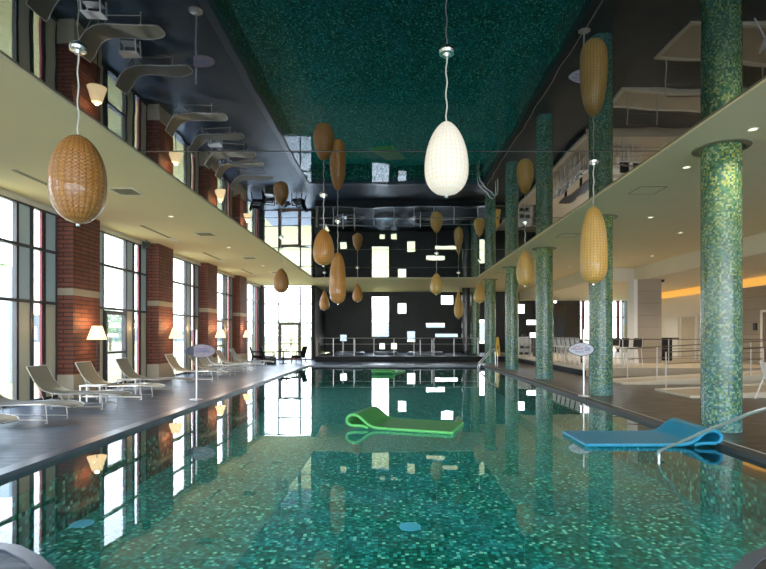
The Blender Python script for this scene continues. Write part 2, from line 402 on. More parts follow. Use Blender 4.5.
# ---------------------------------------------------------------- ceilings
b = MB()
b.box(-8.9, -4.5, -6, 28.9, HS, HS+0.14); b.box(-8.9, -5.04, 28.9, 33.2, HS, HS+0.14); b.box(-5.04, 9.4, 28.9, YB, HS, HS+0.14)
b.box(4.7, 11.5, -6, 24.4, HS, HS+0.14); b.box(4.7, 9.4, 24.4, 28.9, HS, HS+0.14)
struct(b.build('ceiling', M['soffit'], smooth=False), 'cream plaster soffit around the dark mirror ceiling', 'ceiling')
LC = 2.55 + CAMZ
b = MB()
b.box(11.5, 20.2, -6, 24.4, LC, LC+0.8); b.box(9.4, 20.2, 24.4, YB, LC, LC+0.8)
struct(b.build('ceiling_lounge', M['lounge_ceiling'], smooth=False), 'lower beige ceiling over the lounge terrace', 'ceiling')
Ys = [-6, 3.8, 9.0, 14.1, 19.3, 24.5, 28.9]
for i in range(len(Ys)-1):
    bb = bmesh.new(); vs = [bb.verts.new(p) for p in ((-4.5, Ys[i+1], HM), (4.7, Ys[i+1], HM), (4.7, Ys[i], HM), (-4.5, Ys[i], HM))]; bb.faces.new(vs)
    m_ = MB(); m_.b.free(); m_.b = bb
    o = m_.build('ceiling_mirror', M['mirror'], smooth=False)
    struct(o, 'black lacquer stretch ceiling panel, number %d along the pool' % (i+1), 'ceiling')
b = MB()
for y in Ys[1:-1]: b.box(-4.5, 4.7, y-0.012, y+0.012, HM-0.006, HM+0.02)
struct(b.build('trim_3', M['black'], smooth=False), 'thin dark joints between the mirror ceiling panels', 'trim')

# ---------------------------------------------------------------- walls
b = MB(); b.box(-8.9, -8.6, -6, -1.2, 0, HS+0.1); b.box(-8.75, -8.55, -1.2, 33.0, HS-0.10, HS+0.1)
struct(b.build('wall_left', M['cream_wall'], smooth=False), 'left wall head above the tall windows', 'wall')
b = MB(); b.box(-8.9, 20.3, -6.2, -6, HS-0.15, HS+0.4); b.box(-8.9, -8.4, -6.2, -6, 0, HS-0.15); b.box(15.4, 20.3, -6.2, -6, 0, HS-0.15)
struct(b.build('wall_behind', M['cream_wall'], smooth=False), 'cream wall head behind the camera', 'wall')
o = struct(MB().box(-8.4, 15.4, -6.11, -6.10, 0, HS-0.15).build('window_90', M['glass'], smooth=False), 'wide glazed wall behind the camera', 'window')
b = MB()
for i in range(11): b.box(-8.4+i*2.38-0.05, -8.4+i*2.38+0.05, -6.17, -6.03, 0, HS-0.15)
for z in (0.04, 2.4, HS-0.19): b.box(-8.4, 15.4, -6.165, -6.035, z-0.04, z+0.04)
b.build('window_frame', M['frame'], o, smooth=False)
# dark back wall with scattered windows: cells minus holes
def wall_with_holes(name, x0, x1, z0, z1, Y, th, holes, mat):
    xs = sorted({x0, x1} | {h[0] for h in holes} | {h[1] for h in holes}); zs = sorted({z0, z1} | {h[2] for h in holes} | {h[3] for h in holes})
    b = MB()
    for i in range(len(xs)-1):
        j = 0
        while j < len(zs)-1:
            cx = (xs[i]+xs[i+1])/2
            def solid(q): cz = (zs[q]+zs[q+1])/2; return not any(h[0] < cx < h[1] and h[2] < cz < h[3] for h in holes)
            if not solid(j): j += 1; continue
            k = j
            while k+1 < len(zs)-1 and solid(k+1): k += 1
            b.box(xs[i], xs[i+1], Y, Y+th, zs[j], zs[k+1]); j = k+1
    return struct(b.build(name, mat, smooth=False), None, None)
px_holes = [(371.7,389,296.4,337),(397.8,406.3,303,313.7),(340,346.8,334.5,341.3),(407,415.3,331,342),(379.3,385,343,349.3),(391,397,343,349.3),
            (441,453.4,295.3,304.6),(426,445,323,327.8),(435,458,333.5,337.3),(478,485,319.6,343.8),(516.5,525,304,313.6),(526.5,537,319.8,325),(530,536.5,332.5,337.5)]
holes = []
for a_, b_, c_, d_ in px_holes:
    p, q = at(a_, d_, YB), at(b_, c_, YB); holes.append((p.x, q.x, p.z, q.z))
w = wall_with_holes('wall_back', -5.04, 11.9, 0.33, HS, YB, 0.25, holes, M['darkwall']); w['label'] = 'dark tiled back wall pierced by scattered small windows'; w['category'] = 'wall'
wn = 1
for h in holes:
    o = struct(MB().box(h[0], h[1], YB+0.12, YB+0.13, h[2], h[3]).build('window_%d' % wn, M['glass'], smooth=False)); wn += 1
    b = MB(); e = 0.03
    b.box(h[0], h[1], YB+0.05, YB+0.15, h[2], h[2]+e); b.box(h[0], h[1], YB+0.05, YB+0.15, h[3]-e, h[3]); b.box(h[0], h[0]+e, YB+0.05, YB+0.15, h[2]+e, h[3]-e); b.box(h[1]-e, h[1], YB+0.05, YB+0.15, h[2]+e, h[3]-e)
    b.build('window_frame', M['white'], o, smooth=False)
struct(MB().box(-5.29, -5.04, 33.0, YB+0.25, 0, HS).build('wall_return', M['darkwall'], smooth=False), 'dark side return of the back niche', 'wall')
b = MB(); b.box(12.25, 13.85, YB, YB+0.25, 0, HS); b.box(11.9, 12.25, YB, YB+0.25, 0, 1.0)
struct(b.build('wall_back_right', M['brownwall'], smooth=False), 'dark brown wall section behind the bar stools', 'wall')
# side wall of the lounge
b = MB(); b.box(16, 16.2, -6, 31, 0, LC+0.1); b.box(16, 20.2, 31, 31.2, 0, LC+0.1)
struct(b.build('wall_right', M['cream_wall'], smooth=False), 'cream wall at the right side of the lounge', 'wall')
struct(MB().box(20.0, 20.2, 31.2, YB, 0, LC+0.1).build('wall_far_right', M['cream_wall'], smooth=False), 'cream end wall past the lounge windows', 'wall')
struct(MB().box(15.94, 16.0, 16.0, 24.6, 0.33, 3.75).build('trim_4', M['clad'], smooth=False), 'stone cladding with horizontal joints on the right wall', 'wall cladding')
struct(MB().box(15.90, 15.99, 14.0, 30.9, 3.78, 4.12).build('trim_5', M['cove'], smooth=False), 'orange light cove along the top of the right wall', 'light cove')
def door_side(n, y0, y1, ztop, leafmat, label):
    o = MB().box(15.92, 15.97, y0, y1, 0.33, ztop).build('door_%d' % n, leafmat, smooth=False); struct(o, label, 'door')
    b = MB(); b.box(15.88, 15.99, y0-0.1, y0, 0.33, ztop+0.1); b.box(15.88, 15.99, y1, y1+0.1, 0.33, ztop+0.1); b.box(15.88, 15.99, y0, y1, ztop, ztop+0.1)
    b.build('door_frame', M['white_door'], o, smooth=False)
    MB().tube([(15.86, y0+0.1, 1.35), (15.86, y0+0.22, 1.35)], 0.015).build('door_handle', M['steel'], o)
door_side(1, 28.6, 29.9, 2.5, M['white_door'], 'white door in the right wall behind the black bar')
door_side(2, 26.9, 28.2, 2.6, M['beige_door'], 'beige door in the right wall beside the white door')
door_side(3, 20.8, 22.0, 2.6, M['dark_door'], 'dark brown door at the right edge of the photo')
b = MB(); b.box(15.87, 15.94, 22.35, 22.55, 1.83, 2.15); 
tag(b.build('wall_phone', M['black'], bevel=0.01), 'small black wall unit on the stone-clad wall by the dark door', 'wall unit')

# right far window wall Y = 38, x 13.85..18
def vwin(n, x0, x1, z0, z1, xs, zs, mat=M['frame'], label=None, Y=YB, red=()):
    o = struct(MB().box(x0, x1, Y+0.07, Y+0.08, z0, z1).build('window_%d' % n, M['glass'], smooth=False), label, 'window')
    b = MB()
    for x in xs: b.box(x-0.04, x+0.04, Y, Y+0.14, z0, z1)
    for z in zs: b.box(x0, x1, Y+0.005, Y+0.135, z-0.035, z+0.035)
    b.build('window_frame', mat, o, smooth=False)
    for x in red: MB().box(x-0.10, x+0.10, Y-0.02, Y+0.16, z0, z1).build('mullion', M['red_frame'], o, smooth=False)
    return o
vwin(wn, 13.85, 17.2, 0.33, LC, [13.9, 14.85, 15.7, 16.3, 17.1], [0.37, 2.95, LC-0.04], label='tall lounge windows with red mullions in the back wall', red=(14.15, 16.75)); wn += 1
struct(MB().box(17.2, 20.0, YB, YB+0.2, 0, LC).build('wall_back_end', M['panel'], smooth=False), 'pale blue wall panel beside the lounge windows', 'wall')
vwin(wn, 11.9, 12.25, 1.0, HS, [11.93, 12.22], [HS-0.04], label='narrow tall window above the dark glossy screen'); wn += 1
# left far windows, Y=33
zz = [0.06, 3.63, HS-0.12]
o = struct(MB().box(-8.34, -5.07, 33.07, 33.08, 0, HS-0.1).build('window_%d' % wn, M['glass'], smooth=False), 'tall end window left of the dark back wall', 'window'); wn += 1
b = MB()
for x in (-8.34, -7.39, -5.99, -5.10): b.box(x-0.04, x+0.04, 33.0, 33.14, 0, HS-0.1)
for z in (0.04, 2.40, 3.63, HS-0.12): b.box(-8.34, -5.07, 33.01, 33.13, z-0.035, z+0.035)
b.box(-8.34, -7.39, 33.02, 33.12, 1.03, 1.07)
b.build('window_frame', M['frame'], o, smooth=False)
o = struct(MB().box(-7.3, -6.08, 33.05, 33.06, 0.08, 2.34).build('door_4', M['glass'], smooth=False), 'glazed door in the end window', 'door')
b = MB(); b.box(-7.35, -7.22, 32.98, 33.12, 0, 2.4); b.box(-6.14, -6.02, 32.98, 33.12, 0, 2.4); b.box(-7.22, -6.14, 32.98, 33.12, 2.26, 2.4); b.box(-7.22, -6.14, 32.98, 33.12, 1.0, 1.09); b.box(-7.22, -6.14, 32.98, 33.12, 0.0, 0.16)
b.build('door_frame', M['brown_frame'], o, smooth=False)
struct(MB().box(-8.9, -8.34, 32.9, 33.2, 0, HS).build('wall_corner', M['frame'], smooth=False), 'dark corner post beside the end window', 'wall')

# left side bays
PY = [13.1 + 4.78*k for k in range(-3, 4)]     # pillar near faces
names = ['brick pillar behind the camera on the left', 'red brick pillar out of view at the near left', 'red brick pillar at the near left, out of the frame',
         'nearest red brick pillar in view, behind the large brown wicker lamp', 'second red brick pillar from the left, by the second floor lamp',
         'third red brick pillar from the left, behind the sign on a pole', 'farthest red brick pillar, beside the far armchairs']
for k, y in enumerate(PY):
    if k == 0: continue
    t = thing('brick_pillar', names[k], 'pillar', (-8.45, y, 0), group='red brick pillars between the windows')
    MB().box(-0.25, 0.25, 0, 1.2, 0.6, HS).build('shaft', M['brick'], t, smooth=False)
    MB().box(-0.25, 0.27, -0.02, 1.22, 0, 0.6).build('stone_base', M['stone_base'], t, smooth=False)
bays = [(PY[k]+1.2, PY[k+1]) for k in range(len(PY)-1)] + [(PY[-1]+1.2, 32.95)]
dn = 5
for k, (y0, y1) in enumerate(bays):
    L = y1-y0; zt = HS-0.1; full = L > 3.3
    lab = 'tall side window bay number %d from the camera, dark frame and grey side panels' % (k+1)
    o = struct(MB().box(-8.66, -8.65, y0, y1, 0.05, zt).build('window_%d' % wn, M['glass'], smooth=False), lab, 'window'); wn += 1
    e = y1
    ys = [e-0.03, e-0.46, e-0.5, e-0.88, e-0.95, e-1.37, e-1.40]
    pans = [(e-0.46, e-0.03), (e-1.37, e-0.95)]
    if full:
        s_ = e-2.68; ys += [s_, s_-0.42, s_-0.84, y0+0.03]; pans += [(s_-0.42, s_-0.02), (y0+0.02, y0+0.30)]
    b = MB()
    for y in ys: b.box(-8.70, -8.60, y-0.025, y+0.025, 0, zt)
    for z in (0.05, 2.42, 3.71, zt-0.03): b.box(-8.69, -8.575, y0, y1, z-0.035, z+0.035)
    b.build('window_frame', M['frame'], o, smooth=False)
    for (a_, c_) in pans: MB().box(-8.68, -8.62, a_, c_, 0.05, zt).build('side_panel', M['panel'], o, smooth=False)
    MB().box(-8.67, -8.615, e-0.57, e-0.50, 0.05, zt).build('mullion', M['red_frame'], o, smooth=False)
    if full and k % 2 == 1 or k == 3:
        d = struct(MB().box(-8.64, -8.63, e-2.6, e-1.5, 0.1, 2.3).build('door_%d' % dn, M['glass'], smooth=False), 'glazed door in side window bay number %d' % (k+1), 'door'); dn += 1
        b = MB(); y_a, y_b = e-2.62, e-1.42
        b.box(-8.68, -8.56, y_a, y_a+0.08, 0, 2.36); b.box(-8.68, -8.56, y_b-0.12, y_b, 0, 2.36); b.box(-8.68, -8.56, y_a+0.08, y_b-0.12, 2.24, 2.36)
        b.box(-8.68, -8.56, y_a+0.08, y_b-0.12, 1.05, 1.12); b.box(-8.68, -8.56, y_a+0.08, y_b-0.12, 0, 0.15)
        b.build('door_frame', M['frame'], d, smooth=False)
b = MB(); b.box(-8.62, -8.52, -1.2, 33, HS-0.13, HS-0.06)
struct(b.build('trim_6', M['vent_light'], smooth=False), 'pale curtain track above the side windows', 'trim')

# ---------------------------------------------------------------- mosaic columns
proto = None
cy = [8.75, 13.95, 18.95, 24.15, 29.5, 34.9]
cl = ['nearest and widest green mosaic column at the right', 'second green mosaic column, behind the long honey lamp', 'third green mosaic column from the right',
      'fourth green mosaic column from the right, standing at the pool edge', 'fifth green mosaic column, beside the pool ladder', 'farthest green mosaic column, standing on the back platform']
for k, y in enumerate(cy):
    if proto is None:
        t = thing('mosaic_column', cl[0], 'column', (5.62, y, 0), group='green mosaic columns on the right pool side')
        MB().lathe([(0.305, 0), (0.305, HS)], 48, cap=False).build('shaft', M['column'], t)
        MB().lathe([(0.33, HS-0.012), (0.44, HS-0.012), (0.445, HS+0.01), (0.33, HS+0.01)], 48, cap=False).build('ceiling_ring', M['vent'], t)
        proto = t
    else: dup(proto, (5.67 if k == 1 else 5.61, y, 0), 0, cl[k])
# ---------------------------------------------------------------- pendant lamps
def egg(kind, w, h):
    r = w/2; P = []
    N = 26
    for i in range(N+1):
        s = i/N                                    # 0 = bottom, 1 = top
        if kind == 'barrel': rr = max(0.0, 1-abs((0.46-s)/0.46)**2.5 if s < 0.46 else 1-abs((s-0.46)/0.54)**2.1)**0.56
        elif kind == 'egg': m = 0.36; rr = (max(0, 1-((m-s)/m)**2.4)**0.5) if s < m else max(0, 1-((s-m)/(1-m))**2.0)**0.62
        else: m = 0.30; rr = (max(0, 1-((m-s)/m)**3.2)**0.5) if s < m else max(0, 1-((s-m)/(1-m))**2.6)**0.5
        if kind == 'drop': m = 0.3; rr = (max(0, 1-((m-s)/m)**2.2)**0.5) if s < m else max(0, 1-((s-m)/(1-m))**1.5)**0.8
        P.append((max(0.012, rr*r), s*h))
    return P
lamps = [ # x, Y, ztop rel cam, zbot rel cam, width, kind, material, label
 (-3.55, 5.76, 2.257, 1.25, 0.58, 'barrel', 'wicker_brown', 'large dark brown barrel-shaped wicker pendant lamp at the left'),
 (0.61, 5.83, 2.44, 1.59, 0.50, 'egg', 'wicker_white', 'bright white egg-shaped wicker pendant lamp near the middle'),
 (3.74, 9.53, 2.40, 0.95, 0.49, 'long', 'wicker_honey', 'long honey wicker pendant lamp in front of the second green column'),
 (3.79, 14.66, 2.42, 1.41, 0.49, 'egg', 'wicker_honey', 'honey wicker pendant lamp hanging left of the third green column'),
 (-1.60, 11.8, 2.45, 1.6, 0.485, 'egg', 'wicker_orange', 'tan egg-shaped pendant lamp just left of the long tan one'),
 (-1.57, 14.54, 2.36, 0.88, 0.464, 'long', 'wicker_orange', 'long tan wicker pendant lamp beside the dark back wall left part'),
 (-3.70, 16.9, 2.20, 1.39, 0.50, 'egg', 'wicker_brown', 'small dark brown pendant lamp in front of the end window'),
 (-3.55, 26.5, 2.33, 1.27, 0.50, 'drop', 'wicker_orange', 'tiny orange pendant lamp behind the long tan one'),
 (-1.70, 24.5, 2.49, 1.58, 0.49, 'drop', 'wicker_orange', 'small drop-shaped lamp left of the tall bright back window'),
 (1.72, 20.2, 2.44, 1.60, 0.49, 'egg', 'wicker_honey', 'small honey egg lamp above the scattered back windows'),
 (3.40, 26.5, 2.33, 0.85, 0.464, 'drop', 'wicker_honey', 'slender drop-shaped lamp hanging low before the back wall'),
 (3.74, 22.1, 2.26, 1.38, 0.50, 'drop', 'wicker_honey', 'small honey drop lamp touching the far green columns in view'),
]
for (x, y, zt, zb, w_, kd, mt, lab) in lamps:
    t = thing('pendant_lamp', lab, 'pendant lamp', (x, y, HM), group='wicker pendant lamps over the pool')
    top = zt + CAMZ - HM; bot = zb + CAMZ - HM
    MB().lathe(egg(kd, w_, zt-zb), 48).build('wicker_shade', M[mt], t, (0, 0, bot))
    n = 14; pts = [(0.008*math.sin(i*1.3), 0, -0.02 + (top+0.02)*i/n) for i in range(n)] + [(0, 0, top)]
    MB().tube(pts, 0.008, 8).build('cord', M['cord'], t)
    MB().lathe([(0.02, -0.07), (0.035, -0.07), (0.04, -0.035), (0.085, -0.03), (0.09, 0.0)], 24).build('canopy', M['canopy'], t)
    MB().lathe([(0.012, -0.03), (0.022, -0.02), (0.022, 0.0), (0.01, 0.01)], 12).build('bottom_knob', M['canopy'], t, (0, 0, bot))
    bd = bpy.data

# ---------------------------------------------------------------- ceiling fixtures
k_ = 0
for y, nm in ((6.3, 'nearest'), (11.4, 'second'), (16.2, 'third'), (21.2, 'fourth'), (26.1, 'fifth')):
    t = thing('ceiling_vent', 'square grille vent in the left cream soffit, %s from the camera' % nm, 'vent', (-5.95, y, HS), group='square vents in the left soffit')
    b = MB(); e = 0.3
    b.box(-e, e, -e, -e+0.06, -0.012, 0.0); b.box(-e, e, e-0.06, e, -0.012, 0.0); b.box(-e, -e+0.06, -e+0.06, e-0.06, -0.012, 0); b.box(e-0.06, e, -e+0.06, e-0.06, -0.012, 0)
    b.build('frame', M['vent_light'], t, smooth=False)
    b = MB()
    for i in range(8): yy = -0.22 + i*0.06; b.box(-0.24, 0.24, yy, yy+0.035, -0.01, 0.0)
    b.build('grille', M['vent'], t, smooth=False)
for y, nm in ((9.9, 'nearest'), (14.9, 'second'), (19.8, 'third'), (24.8, 'farthest')):
    t = thing('slot_diffuser', '%s long dark air slot in the left soffit above the loungers' % nm, 'vent', (-7.35, y, HS), group='linear air slots in the left soffit')
    MB().box(-0.05, 0.05, 0, 1.9, -0.008, 0.0).build('slot', M['vent'], t, smooth=False)
    MB().box(-0.07, 0.07, 1.92, 2.5, -0.012, 0.0).build('end_plate', M['white'], t, smooth=False)
for y, nm in ((6.1, 'nearest'), (11.3, 'second'), (16.4, 'third'), (21.6, 'fourth'), (26.4, 'farthest')):
    t = thing('access_panel', '%s square access panel in the right cream soffit' % nm, 'access panel', (5.62, y, HS), group='square access panels in the right soffit')
    b = MB(); e = 0.3
    b.box(-e, e, -e, -e+0.02, -0.008, 0); b.box(-e, e, e-0.02, e, -0.008, 0); b.box(-e, -e+0.02, -e, e, -0.008, 0); b.box(e-0.02, e, -e, e, -0.008, 0)
    b.build('frame', M['vent'], t, smooth=False)
    MB().box(-e+0.02, e-0.02, -e+0.02, e-0.02, -0.005, 0.0).build('cover', M['soffit'], t, smooth=False)
dl = [(5.6, 8.05-0.1, HS), (5.6, 9.75, HS), (10.5, 20.7, HS), (7.0, 13.9, HS), (7.6, 19.0, HS), (9.0, 16.0, HS), (-6.0, 13.8, HS), (-6.0, 18.7, HS), (-6.0, 23.6, HS),
      (13.5, 21.5, LC), (13.5, 16.5, LC), (11.6, 27.0, LC), (13.5, 29.0, LC), (10.6, 31.0, LC), (12.5, 34.0, LC), (8.3, 24.0, HS), (8.3, 28.0, HS)]
dlab = ['in front of the nearest green column', 'behind the nearest green column', 'near the corner of the lower lounge ceiling', 'behind the nearest column over the right deck', 'between the third and fourth columns', 'over the ramp',
        'between the second and third left vents', 'between the third and fourth left vents', 'between the last left vents', 'over the lounge middle', 'over the near lounge', 'beside the stone pillar in the lower ceiling', 'in front of the beige door',
        'before the lounge windows', 'closest to the lounge windows', 'over the bar stool row', 'above the white shelf']
MB_dl = None
for (x, y, z), lb in zip(dl, dlab):
    t = thing('downlight', 'small round recessed downlight %s' % lb, 'downlight', (x, y, z), group='recessed downlights')
    MB().lathe([(0.06, -0.004), (0.085, -0.006), (0.085, 0.0)], 20, cap=False).build('rim', M['white'], t)
    MB().lathe([(0.001, -0.003), (0.06, -0.003)], 20, cap=False).build('lens', M['bulb'], t)
    ld = bpy.data.lights.new('downlight_lamp', 'SPOT'); ld.energy = (130 if y > 20 else 60) if x > 0 else 25; ld.color = (1, 0.86, 0.66); ld.spot_size = 2.2; ld.spot_blend = 0.8; ld.shadow_soft_size = 0.06
    lo = bpy.data.objects.new('downlight_lamp', ld); COL.objects.link(lo); lo.parent = t; lo.location = (0, 0, -0.03)
t = thing('ceiling_speaker', 'small dark green speaker box hung under the soffit above the second window', 'speaker', (-8.3, 17.2, HS))
MB().box(-0.1, 0.1, -0.1, 0.1, -0.30, -0.06).build('case', M['gloss_dark'], t, bevel=0.01); MB().tube([(0, 0, -0.07), (0, 0, 0)], 0.015).build('bracket', M['black'], t)
t = thing('security_camera', 'tiny black dome camera under the lounge ceiling right of the stone pillar', 'camera', (12.4, 23.5, LC))
MB().lathe([(0.01, -0.14), (0.06, -0.11), (0.08, -0.05), (0.09, 0)], 16).build('dome', M['black'], t)

# ---------------------------------------------------------------- floor lamps
proto = None
for (x, y, lab) in ((-7.9, 13.64, 'floor lamp with glowing cream shade before the nearest brick pillar'), (-7.9, 18.6, 'floor lamp with glowing shade before the second brick pillar'),
               (-7.9, 23.4, 'floor lamp with glowing shade before the third brick pillar'), (-7.9, 27.75, 'farthest floor lamp, near the dark armchairs')):
    if proto is None:
        t = thing('floor_lamp', lab, 'floor lamp', (x, y, 0), group='floor lamps along the window wall')
        MB().lathe([(0.15, 0), (0.15, 0.02), (0.03, 0.035)], 24).build('base', M['black'], t)
        MB().tube([(0, 0, 0.03), (0, 0, 1.6)], 0.013, 10).build('pole', M['black'], t)
        s = MB().lathe([(0.24, 1.5), (0.12, 1.86)], 32, cap=False).build('lamp_shade', M['shade'], t)
        md = s.modifiers.new('solid', 'SOLIDIFY'); md.thickness = 0.004
        MB().lathe([(0.01, 1.6), (0.035, 1.63), (0.045, 1.68), (0.03, 1.73), (0.005, 1.75)], 16).build('bulb', M['bulb'], t)
        proto = t
    else: t = dup(proto, (x, y, 0), 0, lab)
    ld = bpy.data.lights.new('lamp_light', 'POINT'); ld.energy = 9; ld.color = (1, 0.55, 0.22); ld.shadow_soft_size = 0.05
    lo = bpy.data.objects.new('lamp_light', ld); COL.objects.link(lo); lo.location = (-0.0, 0, 1.9); lo.parent = t

# ---------------------------------------------------------------- loungers
def lounger(lab, loc):
    t = thing('sun_lounger', lab, 'sun lounger', loc, group='taupe sun loungers along the windows')
    P = [(0, 0.93), (0.05, 0.83), (0.11, 0.72), (0.18, 0.60), (0.27, 0.49), (0.38, 0.41), (0.52, 0.36), (0.75, 0.335), (1.0, 0.335), (1.25, 0.345), (1.5, 0.355), (1.7, 0.35), (1.85, 0.335), (1.95, 0.32), (2.02, 0.30), (2.05, 0.285)]
    T = [1]*12 + [0.95, 0.85, 0.68, 0.45]
    MB().sweep(P, 0.02, 0.62, 0.012, T).build('sling', M['sling'], t)
    ya = [0.32 - 0.31*k for k in T]; yb = [0.32 + 0.31*k for k in T]
    rim = [(p[0], y, p[1]) for p, y in zip(P, ya)] + [(p[0], y, p[1]) for p, y in list(zip(P, yb))[::-1]]
    MB().tube(rim + [rim[0]], 0.013, 8).build('frame', M['lounger_frame'], t)
    for y in (0.04, 0.60):
        MB().tube([(0.55, y, 0.35), (0.52, y, 0.012), (0.56, y, 0.008)], 0.010, 8).build('leg', M['lounger_frame'], t)
        MB().tube([(1.62, y, 0.35), (1.66, y, 0.012), (1.62, y, 0.008)], 0.010, 8).build('leg', M['lounger_frame'], t)
        MB().tube([(0.52, y, 0.07), (1.66, y, 0.07)], 0.009, 8).build('runner', M['lounger_frame'], t)
    MB().tube([(0.52, 0.04, 0.07), (0.52, 0.60, 0.07)], 0.009, 8).build('cross_bar', M['lounger_frame'], t)
    MB().tube([(0.16, 0.04, 0.62), (0.42, 0.04, 0.07), (0.42, 0.60, 0.07), (0.16, 0.60, 0.62)], 0.009, 8).build('back_brace', M['lounger_frame'], t)
    return t
Ls = [(7.55, 'nearest taupe sun lounger, only its foot end in view at the left edge'), (9.3, 'taupe sun lounger at the left edge with its backrest cut off by the frame'),
      (11.05, 'taupe sun lounger with full backrest in front of the nearest window bay'), (12.75, 'taupe sun lounger in front of the nearest brick pillar base'),
      (14.65, 'taupe sun lounger before the glazed door of the second window'), (17.85, 'taupe sun lounger beside the second brick pillar'),
      (19.85, 'taupe sun lounger left of the sign on the pole'), (21.5, 'taupe sun lounger directly behind the sign on the pole'), (22.9, 'taupe sun lounger showing right of the sign on the pole'), (24.8, 'farthest taupe sun lounger before the last brick pillar')]
L0 = None
for y, lab in Ls:
    if L0 is None: L0 = lounger(lab, (-7.94, y, 0))
    else: dup(L0, (-7.94 + random.uniform(-0.03, 0.03), y, 0), random.uniform(-0.03, 0.02), lab)
T0 = None
for y, lab in ((12.28, 'small white side table between the loungers at the nearest brick pillar'), (13.95, 'small white side table before the glazed door'), (20.75, 'small white side table behind the left sign pole')):
    if T0 is None:
        T0 = t = thing('side_table', lab, 'side table', (-7.2, y, 0), group='white side tables between loungers')
        MB().box(-0.26, 0.26, -0.15, 0.15, 0.39, 0.42).build('tabletop', M['white'], t, bevel=0.006)
        for sx in (-1, 1):
            for sy in (-1, 1): MB().box(sx*0.235-0.015, sx*0.235+0.015, sy*0.13-0.015, sy*0.13+0.015, 0, 0.39).build('leg', M['white'], t)
        MB().box(-0.22, 0.22, -0.12, 0.12, 0.14, 0.155).build('shelf', M['white'], t)
    else: dup(T0, (-7.2, y, 0), 0, lab)

# ---------------------------------------------------------------- armchairs + table at the far left
def armchair(lab, loc, rz):
    t = thing('armchair', lab, 'armchair', loc, rz, group='dark armchairs by the end window')
    MB().box(-0.28, 0.28, -0.28, 0.28, 0.30, 0.46).build('seat', M['chair_dark'], t, bevel=0.02)
    MB().sweep([(-0.27, 0.43), (-0.33, 0.62), (-0.40, 0.85), (-0.44, 0.97)], -0.29, 0.29, 0.07).build('backrest', M['chair_dark'], t)
    for s_ in (-1, 1):
        MB().tube([(-0.34, s_*0.30, 0.66), (0.0, s_*0.31, 0.66), (0.26, s_*0.30, 0.66)], 0.035, 8).build('armrest', M['chair_dark'], t)
        MB().tube([(0.25, s_*0.29, 0.66), (0.28, s_*0.29, 0.0)], 0.028, 8).build('leg', M['chair_dark'], t)
        MB().tube([(-0.28, s_*0.28, 0.45), (-0.36, s_*0.29, 0.0)], 0.028, 8).build('leg', M['chair_dark'], t)
    return t
armchair('dark armchair at the far left corner beside the last floor lamp', (-7.75, 29.3, 0), 0.2)
armchair('dark high-backed armchair in front of the end window left pane', (-7.0, 28.9, 0), 0.1)
armchair('dark armchair turned left by the glazed end door at the pool corner', (-5.45, 29.4, 0), PI-0.25)
t = thing('storage_box', 'low black box on the deck beside the dark armchairs', 'box', (-6.75, 28.2, 0))
MB().box(-0.28, 0.28, -0.2, 0.2, 0, 0.38).build('body', M['black'], t, bevel=0.01); MB().box(-0.3, 0.3, -0.22, 0.22, 0.38, 0.42).build('lid', M['gloss_dark'], t, bevel=0.01)
t = thing('cafe_table', 'small pedestal table near the glazed end door', 'table', (-6.15, 28.6, 0))
MB().lathe([(0.40, 0.68), (0.42, 0.71), (0.40, 0.74)], 28).build('tabletop', M['chair_dark'], t); MB().lathe([(0.24, 0), (0.24, 0.02), (0.05, 0.05), (0.045, 0.68)], 20).build('pedestal', M['chair_dark'], t)
t = thing('menu_holder', 'tent-shaped card holder on the pedestal table', 'card holder', (-6.1, 28.6, 0.762))
MB().sweep([(-0.16, 0.0), (0.0, 0.28), (0.16, 0.0)], -0.08, 0.08, 0.03).build('card', M['chair_dark'], t)

# ---------------------------------------------------------------- signs
def board(w, h, kind):
    n = 40; P = []
    for i in range(n):
        a = 2*PI*i/n; x = math.cos(a)*w/2; z = math.sin(a)*h/2*(1.0 if kind == 'surf' else 1)
        if x < 0: z *= max(0.25, 1-abs(x/(w/2))**1.6*0.35)
        P.append((x, z))
    return P
def sign(lab, loc, w, h, zc, ztop, bmat, rz, ink, ox=-0.09):
    t = thing('pole_sign', lab, 'sign', loc, rz)
    MB().lathe([(0.16, 0), (0.16, 0.015), (0.03, 0.03)], 24).build('base', M['steel'], t)
    MB().tube([(0, 0.03, 0.02), (0, 0.03, ztop)], 0.022, 12).build('pole', M['steel'], t)
    xf = lambda x, y, z: (x, z, zc + y)
    MB().prism([(x*1.06+ox, y*1.1) for x, y in board(w, h, 'surf')], -0.012, 0.0, xf).build('rim', M['sign_rim'], t)
    bd = MB().prism([(x+ox, y) for x, y in board(w, h, 'surf')], -0.022, -0.012, xf).build('board', bmat, t)
    if ox > 0: MB().prism([(x+ox, y) for x, y in board(w, h, 'surf') if x < -0.12], -0.026, -0.0221, xf).build('dark_end', M['sign_rim'], bd)
    rnd = random.Random(3)
    for row, (zz_, hh, c0, c1, mt) in enumerate(ink):
        b = MB(); x = c0 + ox
        while x < c1 + ox:                                    # illegible small lettering
            ww = rnd.uniform(0.012, 0.022)
            for q in range(2):
                zo = rnd.uniform(-hh/2, hh/4)
                b.box(x, x+ww*0.45, -0.026, -0.022, zc+zz_+zo, zc+zz_+zo+hh*0.6); x += ww*0.55
            b.box(x-ww, x, -0.026, -0.022, zc+zz_-0.004, zc+zz_+0.006); x += 0.010
        b.build('lettering', mt, bd, smooth=False)
    return t
